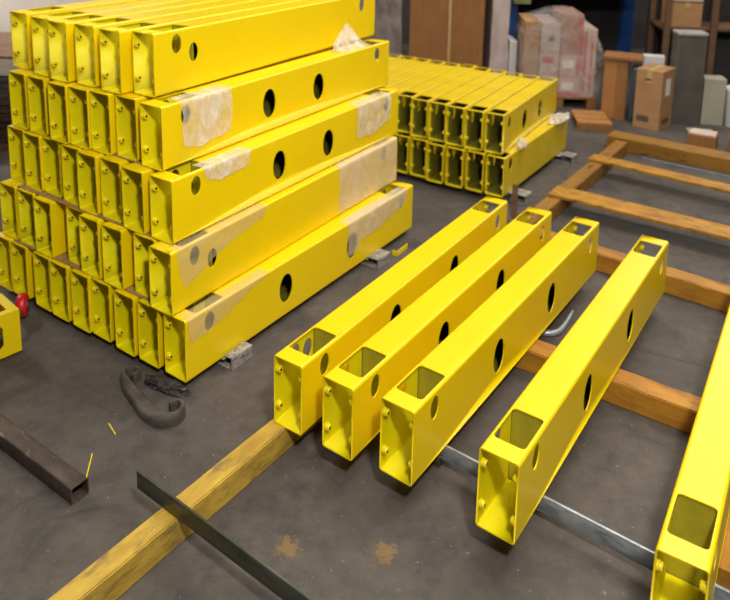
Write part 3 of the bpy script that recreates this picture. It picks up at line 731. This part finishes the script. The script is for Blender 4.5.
sh = thing('shelf_unit', 'dark wooden shelf unit behind the grey ribbed unit', 'shelf', 2.62, 6.45, 0, -4)
for px in (0, .40, .78): solid('shelf_post', BROWNP, px, px + .05, 0, .05, 0, 2.0, sh, .003)
for px in (0, .78): solid('shelf_post', BROWNP, px, px + .05, .45, .5, 0, 2.0, sh, .003)
for z_ in (.10, .71): solid('shelf_board', BROWNP, .0, .83, .05, .45, z_, z_ + .025, sh, .002)
solid('shelf_back', DARKB, .0, .83, .505, .512, 0, 1.9, sh, 0)
carton('brown carton on the shelf above the grey ribbed unit', 2.69, 6.50, -4, .26, .3, .23, CARD, .736)
carton('pale carton on top of the brown carton on the shelf', 2.69, 6.49, -4, .26, .3, .2, CARDP, .97, tape=False)
tag(place(solid('black_case', DARKB, 0, .30, 0, .3, 0, .5, None, .01), 3.08, 6.55, .126, -4), 'near black case on the lowest shelf behind the beige cabinet', 'case')

# pallet of dark steel parts left behind the tall stack
sp = thing('parts_pallet', 'brown boarded pallet top over dark steel parts, behind the tall stack', 'pallet', -3.10, 5.15, 0, 0)
solid('pallet_board', RUST, 0, .75, -.15, .75, .67, .69, sp, .004)
solid('pallet_board', RUST, 0, .75, -.15, .75, .0, .05, sp, .004)
for px in (0.0, .69):
    for py in (-.15, .69): solid('pallet_post', RUST, px, px + .06, py, py + .06, .05, .67, sp, .003)
random.seed(3)
for i in range(26):
    z_ = .055 + .055 * (i // 4) + .0; k = i % 4
    if z_ > .59: break
    b = MB(); xx_ = .08 + random.random() * .06; yy_ = -.08 + k * .19
    L_ = .5 + random.random() * .06; r_ = .024
    b.add([(u, yv, zv) for u in (0, L_) for yv, zv in ((-.06, 0), (.06, 0), (.06, .05), (.045, .05), (.045, .012), (-.045, .012), (-.045, .05), (-.06, .05))],
          [(j, (j + 1) % 8, (j + 1) % 8 + 8, j + 8) for j in range(8)] + [(0, 1, 4, 5), (1, 2, 3, 4), (0, 5, 6, 7), (9, 8, 13, 12), (10, 9, 12, 11), (13, 8, 15, 14)])
    tag(place(b.build('steel_channel', BARST if i % 2 else DARKST), -3.10 + xx_, 5.15 + yy_, z_, random.uniform(-2, 2)),
        'dark steel channel on the boarded pallet behind the tall stack', 'channel', 'dark steel channels on the boarded pallet')

# ------------------------------------------------------------------ the hall
f = MB().box(-9, 9, -5, 13, -.1, 0).build('floor', FLOOR); struct(f)
wb = MB().box(-2.6, 9, 9.2, 9.35, 0, 5.2).build('wall_back', WALLD); struct(wb)
wp = MB().box(-9, -2.6, 9.2, 9.35, 0, 5.2).build('wall_back_left', WALLP); struct(wp)
wl = MB().box(-9.15, -9, -5, 13, 0, 5.2).build('wall_left', WALLP); struct(wl)
wr = MB().box(9, 9.15, -5, 13, 0, 5.2).build('wall_right', WALLD); struct(wr)

# ------------------------------------------------------------------ light
def area(name, loc, target, sx, sy, power, col=(1, .97, .92)):
    l = bpy.data.lights.new(name, 'AREA'); l.shape = 'RECTANGLE'; l.size = sx; l.size_y = sy; l.energy = power; l.color = col
    o = bpy.data.objects.new(name, l); COL.objects.link(o); o.location = loc
    o.rotation_euler = (Vector(target) - Vector(loc)).to_track_quat('-Z', 'Y').to_euler(); return o
area('hall_lamp', (1.2, .6, 5.0), (.6, 2.4, 0), 3.0, 1.6, 75, (1, .96, .90))
area('hall_lamp_middle', (1.6, 4.2, 5.0), (1.0, 3.2, 0), 4.0, 2.4, 135, (1, .95, .88))
area('hall_lamp_side', (4.4, 7.8, 3.6), (.5, 2.6, .3), 2.4, 2.4, 75, (1, .95, .88))
area('added_fill_far', (-6.2, 6.5, 4.6), (-5.2, 9.2, 1.0), 1.5, .6, 380, (1, .95, .88))  # added fill light without a fixture, brightens the pale wall at far left
area('camera_flash', (.50, -.1, 3.15), (.1, 2.8, .3),   .30, .25, 96, (1, .98, .95))
area('added_fill_back', (2.6, 5.0, 4.6), (2.2, 5.9, 0), 1.8, .8, 55, (1, .93, .82))  # added fill light, no known lamp there; lifts the rear floor and boxes
w = bpy.data.worlds.new('World'); S.world = w; w.use_nodes = True
w.node_tree.nodes['Background'].inputs[0].default_value = (1, .97, .93, 1)
w.node_tree.nodes['Background'].inputs[1].default_value = .07

# ------------------------------------------------------------------ camera
cam = bpy.data.cameras.new('camera'); co = bpy.data.objects.new('camera', cam); COL.objects.link(co)
fpx, pitch, roll, cx, cy = 738.05, .18385, .019187, 369.3, 34.96
cam.sensor_width = 36; cam.lens = fpx / 730 * 36
cam.shift_x = (365 - cx) / 730; cam.shift_y = -(300 - cy) / 730
cp, sp_ = math.cos(pitch), math.sin(pitch)
fw = Vector((0, cp, -sp_)); rt = Vector((1, 0, 0)); up = Vector((0, sp_, cp))
cr, sr = math.cos(roll), math.sin(roll)
rr, uu = rt * cr + up * sr, up * cr - rt * sr
co.matrix_world = Matrix(((rr.x, uu.x, -fw.x, 0), (rr.y, uu.y, -fw.y, 0), (rr.z, uu.z, -fw.z, 1.82), (0, 0, 0, 1)))
cam.clip_start = .05
cam.dof.use_dof = True; cam.dof.focus_distance = 2.3; cam.dof.aperture_fstop = 2.8
S.camera = co
S.view_settings.view_transform = 'Standard'; S.view_settings.look = 'None'
S.view_settings.exposure = 0.10; S.view_settings.gamma = 1; S.view_settings.use_curve_mapping = False
